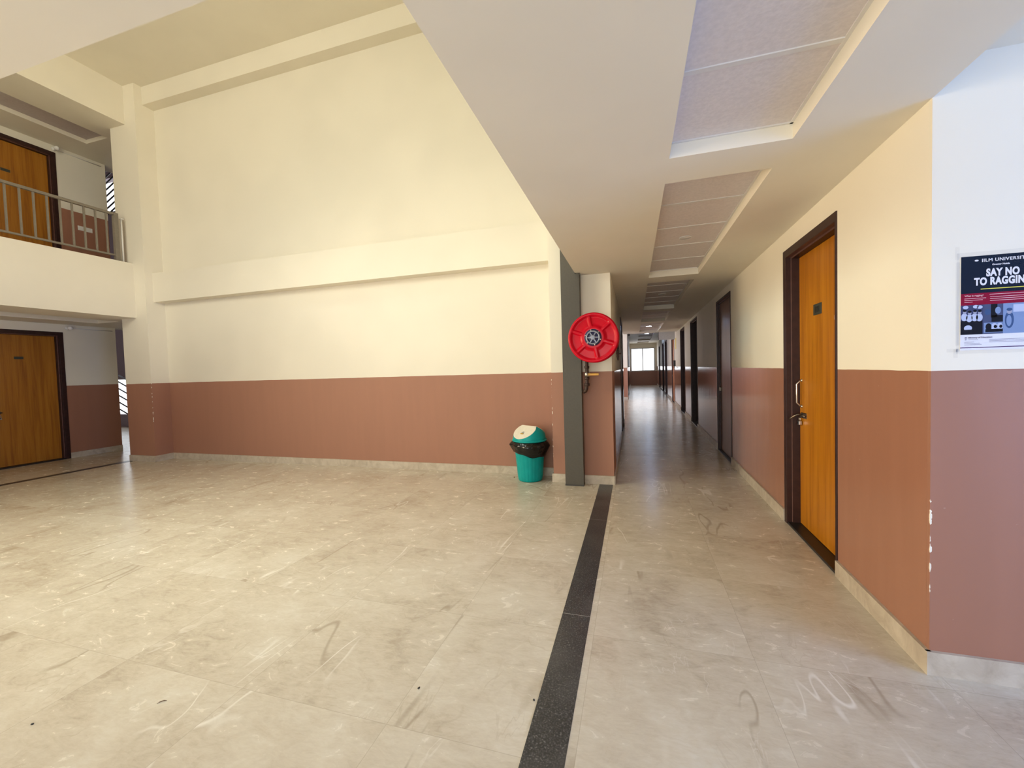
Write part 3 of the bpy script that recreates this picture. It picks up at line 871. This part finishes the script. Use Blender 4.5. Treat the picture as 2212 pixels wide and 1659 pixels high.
# globe emblem before the university name
g = MB()
def ell(cx_, cz_, a_, b_, y, mi, n=18):
    g.poly([(cx_ + a_ * math.cos(2 * PI * k / n), y, cz_ - b_ * math.sin(2 * PI * k / n))[:3] for k in range(n)][::-1], mi)
ell(.0495, zz(1.7335), .0065, .0035, Y0 - .0010, 0)
g.build('emblem', lw, po)
g = MB(); r_ = random.Random(3)
g.box(.063, .2, Y0 - .0010, Y0 - .0004, zz(1.6165), zz(1.6200)); g.build('yellow_underline', yl, po)
g = MB()
for x0, x1, z_ in ((.012, .080, 1.5815), (.012, .070, 1.5745), (.012, .038, 1.5675), (.091, .245, 1.5945), (.093, .240, 1.5845), (.093, .24, 1.577), (.093, .22, 1.5695)):
    g.box(x0, x1, Y0 - .0010, Y0 - .0004, zz(z_), zz(z_) + .0018)
g.build('small_print', pk, po)
g = MB()
for x0, x1, z_ in ((.025, .056, 1.4155), (.013, .043, 1.406), (.013, .062, 1.4005), (.013, .068, 1.395), (.092, .25, 1.414), (.092, .25, 1.4085), (.092, .24, 1.4035)):
    g.box(x0, x1, Y0 - .0010, Y0 - .0002, zz(z_), zz(z_) + .0013)
g.box(.014, .020, Y0 - .0010, Y0 - .0002, zz(1.4215), zz(1.427)); g.box(.0145, .0195, Y0 - .001, Y0 - .0002, zz(1.4145), zz(1.4185))
g.build('footer_print', gy, po)
g = MB()                                               # the strip of three blue toned pictures
zb, zt = zz(1.437), zz(1.556)
def rect(x0, x1, z0, z1, mi, lay): g.poly([(x0, Y0 - .0004 - lay * .0001, z0), (x1, Y0 - .0004 - lay * .0001, z0), (x1, Y0 - .0004 - lay * .0001, z1), (x0, Y0 - .0004 - lay * .0001, z1)], mi)
def el(cx_, cz_, a_, b_, mi, lay): ell(cx_, cz_, a_, b_, Y0 - .0004 - lay * .0001, mi)
rect(0, .072, zb, zt, 0, 0); rect(.072, .134, zb, zt, 2, 0); rect(.134, PW, zb, zt, 3, 0)
H = zt - zb
rect(0, .070, zb, zb + H * .47, 1, 1)
for cx_, cz_ in ((.012, .60), (.028, .56), (.045, .58), (.060, .57)):
    el(cx_, zb + H * (cz_), .0105, .016, 4, 2); el(cx_ + .001, zb + H * (cz_ + .17), .0055, .008, 5, 3); el(cx_ + .001, zb + H * (cz_ + .22), .006, .005, 1, 4)
for cx_, cz_ in ((.016, .93), (.048, .94), (.061, .92)): el(cx_, zb + H * cz_, .009, .007, 4, 2)
el(.024, zb + H * .22, .013, .012, 4, 2); rect(.010, .040, zb + H * .08, zb + H * .17, 1, 3)
rect(.096, .116, zb + H * .55, zt, 1, 1); rect(.098, .133, zb + H * .40, zb + H * .62, 1, 1); el(.118, zb + H * .78, .009, .014, 3, 2); el(.086, zb + H * .74, .010, .012, 6, 2)
rect(.074, .133, zb + H * .04, zb + H * .38, 3, 1)
for cx_ in (.089, .107, .124): el(cx_, zb + H * .24, .0095, .014, 4 if cx_ > .09 else 1, 2); el(cx_ + .003, zb + H * .24, .005, .0065, 1, 3); rect(cx_ - .010, cx_ + .009, zb + H * .06, zb + H * .16, 1, 3)
el(.153, zb + H * .45, .014, .034, 6, 1); el(.153, zb + H * .72, .008, .010, 5, 2); el(.153, zb + H * .79, .009, .006, 6, 3); rect(.165, .20, zb + H * .70, zb + H * .95, 4, 1); el(.152, zb + H * .42, .008, .022, 3, 2)
g.build('picture_strip', [flat('pic_dusk', (.05, .06, .14)), flat('pic_black', (.006, .007, .012)), flat('pic_navy', (.07, .09, .18)), flat('pic_blue', (.22, .31, .52)),
                          flat('pic_pale', (.50, .56, .74)), flat('pic_face', (.36, .38, .50)), flat('pic_mid', (.05, .10, .23))], po)
MB().box(-.014, PW + .014, Y0 - .0022, Y0 - .0018, -.014, PH + .016).build('clear_film', M_FILM, po)
for x0, x1, z0, z1 in ((-.020, -.006, PH - .01, PH + .042), (-.046, -.004, -.006, .008), (-.024, -.010, -.030, .006), (-.018, -.004, .02, PH - .02)):
    MB().box(x0, x1, Y0 - .0030, Y0 - .0024, z0, z1).build('tape_strip', M_FILM, po)

# ------------------------------------------------------------------ ceiling lights
def clight(loc, label, on, rad=.055):
    r = tag(empty('ceiling_light', loc), label, 'light', 'round downlights along the corridor ceiling')
    MB().lathe([(rad, 0), (rad, -.006), (rad * .86, -.010), (rad * .84, -.004)], (0, 0, 0), 'z', 32).build('bezel', M_TBAR, r)
    MB().lathe([(rad * .84, -.0035), (rad * .84, -.0065)], (0, 0, 0), 'z', 32).build('diffuser', M_LAMP_ON if on else M_LAMPGLASS, r)
clight((.465, 4.0, ZT - .006), 'unlit round downlight in the second ceiling recess of the corridor', False)
clight((.455, 6.98, ZT - .006), 'unlit round downlight in the third, darker ceiling recess of the corridor', False)
clight((.44, 12.45, ZT - .006), 'lit round downlight in the ceiling halfway down the corridor', True, .09)
clight((.67, 21.9, FT - .006), 'lit round downlight deep in the corridor nearest the end window', True, .12)

# ------------------------------------------------------------------ things far down the corridor
hs = tag(empty('hanging_board', (1.05, 14.0, 2.40)), 'pale grey board hung from a dark bracket high in the corridor', 'sign')
MB().box(-.27, .22, -.02, .02, -.24, .02).build('board', M_BOARD, hs, bevel=.006)
MB().box(-.29, .22, -.024, .024, .02, .035).box(-.275, -.265, -.022, .022, -.24, .02).build('board_trim', M_BLACK, hs)
MB().tube([(.10, 0, .035), (.10, 0, .13), (.26, 0, .13)], .012, 8).box(.23, .285, -.05, .05, .09, .16).build('bracket', M_BLACK, hs)
x_, y_ = W(sy(14.55))
tag(MB().box(-.004, 0, -.22, .22, -.18, .18).build('wall_notice', M_NOTICE, loc=(x_, y_, 2.05), rz=ANG), 'yellow paper notice on the corridor wall below the hanging board', 'notice')
x_, y_ = W(sy(14.75))
bx = tag(empty('bell_box', (x_, y_, 1.40), ANG), 'small black box on the corridor wall just above the brown dado', 'box')
MB().box(-.07, 0, -.05, .05, -.10, .10).build('case', M_BLACK, bx, bevel=.01)
MB().tube([(-.035, 0, -.10), (-.035, -.02, -.13), (-.06, -.16, -.13)], .012, 8).build('lever', M_BLACK, bx)
cc = tag(empty('security_camera', (-.14, 14.0, 2.407)), 'small black camera under the ceiling at the corridor side opening', 'camera')
MB().lathe([(.03, 0), (.03, -.02), (.02, -.03)], (0, 0, 0), 'z', 16).build('mount', M_BLACK, cc)
MB().lathe([(.045, -.02), (.043, -.045), (.03, -.07), (.008, -.08)], (0, 0, 0), 'z', 20).build('dome', M_BLACK, cc)

# ------------------------------------------------------------------ bits on the floor
def bit(name, loc, r, label, mat, seed, sx=1.0, rz=0.0):
    q = random.Random(seed); bm = bmesh.new(); bmesh.ops.create_icosphere(bm, subdivisions=2, radius=r)
    for v in bm.verts: v.co *= 1 + q.uniform(-.18, .18); v.co.x *= sx; v.co.z *= .6
    lo_ = min(v.co.z for v in bm.verts)
    for v in bm.verts: v.co.z -= lo_
    me = bpy.data.meshes.new(name); bm.to_mesh(me); bm.free(); me.materials.append(mat)
    o = bpy.data.objects.new(name, me); COL.objects.link(o); o.location = loc; o.rotation_euler = (0, 0, rz)
    return tag(o, label, 'debris')
bit('pebble', (-1.455, 4.88, 0), .011, 'brown pebble on the floor just left of the teal waste bin', M_STONE, 1)
bit('dirt_speck', (-2.313, .965, 0), .004, 'tiny dark speck on the marble floor in the bottom left corner of the photo', M_BLACK, 2, 1.4, .5)
bit('dirt_speck', (-.906, 1.516, 0), .004, 'tiny dark speck on the marble floor a step from the black granite strip', M_BLACK, 3, 1.5, 1.2)
bit('dirt_speck', (-.415, 1.576, 0), .004, 'tiny dark speck against the edge of the black granite strip', M_BLACK, 4, 1.3, 2.2)
tw = MB().tube([(-.010, -.014, .002), (-.006, -.004, .0035), (.002, .005, .0035), (.012, .010, .002)], [.0008, .0018, .0018, .0008], 6).build('dry_twig', simple('twig_brown', (.09, .04, .015), .7), loc=(-1.922, 1.179, 0))
tag(tw, 'short curved brown twig on the open marble floor', 'debris')

# ------------------------------------------------------------------ light
def area(name, loc, target, sx, sy_, power, col, spread=None):
    l = bpy.data.lights.new(name, 'AREA'); l.shape = 'RECTANGLE'; l.size = sx; l.size_y = sy_; l.energy = power; l.color = col
    if spread: l.spread = spread
    o = bpy.data.objects.new(name, l); COL.objects.link(o); o.location = loc
    d = Vector(target) - Vector(loc); o.rotation_euler = d.to_track_quat('-Z', 'Y').to_euler()
    return o
WARM = (1.0, .92, .78)
LIGHTS = {
    'skylight': ((-4.0, 1.55, 6.2), (-3.6, 1.5, 0), 6.0, 2.0, math.radians(85), 141.8, (0.933, 1.000, 0.886)),
    'entrance_daylight': ((-3.2, -3.2, 1.25), (-2.6, 4, 1.3), 7.6, 2.3, None, 83.2, (0.990, 1.000, 0.980)),
    'rear_fill': ((-.6, -3.4, 1.25), (0, 4, 1.3), 2.6, 2.3, None, 75.5, (0.882, 0.980, 1.000)),  # added fill behind the camera, lifts floor and wall under the slab
    'high_fill': ((-2.4, -2.8, 4.7), (-7.0, 5, 3.9), 5.0, 2.4, math.radians(110), 128.0, (1.000, 0.960, 0.790)),  # added lamp, turned left to brighten the upper wall and gallery fascia
    'left_fill': ((-9.3, -.4, 1.25), (1.2, 2.8, 1.2), 3.6, 2.2, math.radians(75), 94.0, (1.000, 0.780, 0.500)),  # added low lamp on the left, narrowed to reach the right wall
    'upper_left_fill': ((-9.3, -.6, 4.4), (1.2, 2.6, .9), 3.6, 2.0, math.radians(70), 89.8, (0.863, 1.000, 0.902)),  # added lamp slanting in under the slab to lift the right wall
    'side_door_daylight': ((4.6, .3, 1.35), (1.5, 1.2, 1.2), 2.2, 2.4, None, 161.5, (0.211, 0.421, 1.000)),
    'end_window_daylight': ((.6, 29.7, 1.8), (.6, 20, .8), 1.5, 1.5, None, 9.6, (0.875, 0.891, 1.000)),
    'side_lobby_daylight': ((-5.7, 13.8, 1.8), (0, 13.8, .6), 5.0, 1.8, None, 53.1, (1.000, 0.927, 0.854)),
    'far_corridor_fill': ((-3.2, 12.2, 1.7), (1.2, 24, 1.7), 2.4, 1.6, math.radians(110), 90.0, (.80, .80, 1.0)),  # added cool lamp, brightens the far corridor and end wall
    'stair_daylight': ((-14.2, 8.2, 3.0), (-11, 5.5, 3.0), 2.0, 4.0, None, 20, (.85, .9, 1.0)),
}
for nm, (lo_, ta_, sx_, sy2, spr, pw, co) in LIGHTS.items(): area(nm, lo_, ta_, sx_, sy2, pw, co, spr)

w = bpy.data.worlds.new('World'); S.world = w; w.use_nodes = True
w.node_tree.nodes['Background'].inputs[0].default_value = (.60, .50, .42, 1)
w.node_tree.nodes['Background'].inputs[1].default_value = .45
# bright overcast sky outside the windows
struct(MB().box(-6, 8, 34, 34.1, -3, 12), 'sky_backdrop', M_SKY)
struct(MB().box(-24, -9, 12, 12.1, -3, 14), 'sky_backdrop', M_SKY)

S.view_settings.view_transform = 'Standard'; S.view_settings.look = 'None'; S.view_settings.gamma = 1.0; S.view_settings.exposure = 0.03
S.view_settings.use_curve_mapping = False
S.cycles.use_denoising = True; S.cycles.use_adaptive_sampling = True; S.cycles.adaptive_threshold = 0.12
S.cycles.max_bounces = 7; S.cycles.diffuse_bounces = 5; S.cycles.glossy_bounces = 3; S.cycles.sample_clamp_indirect = 8
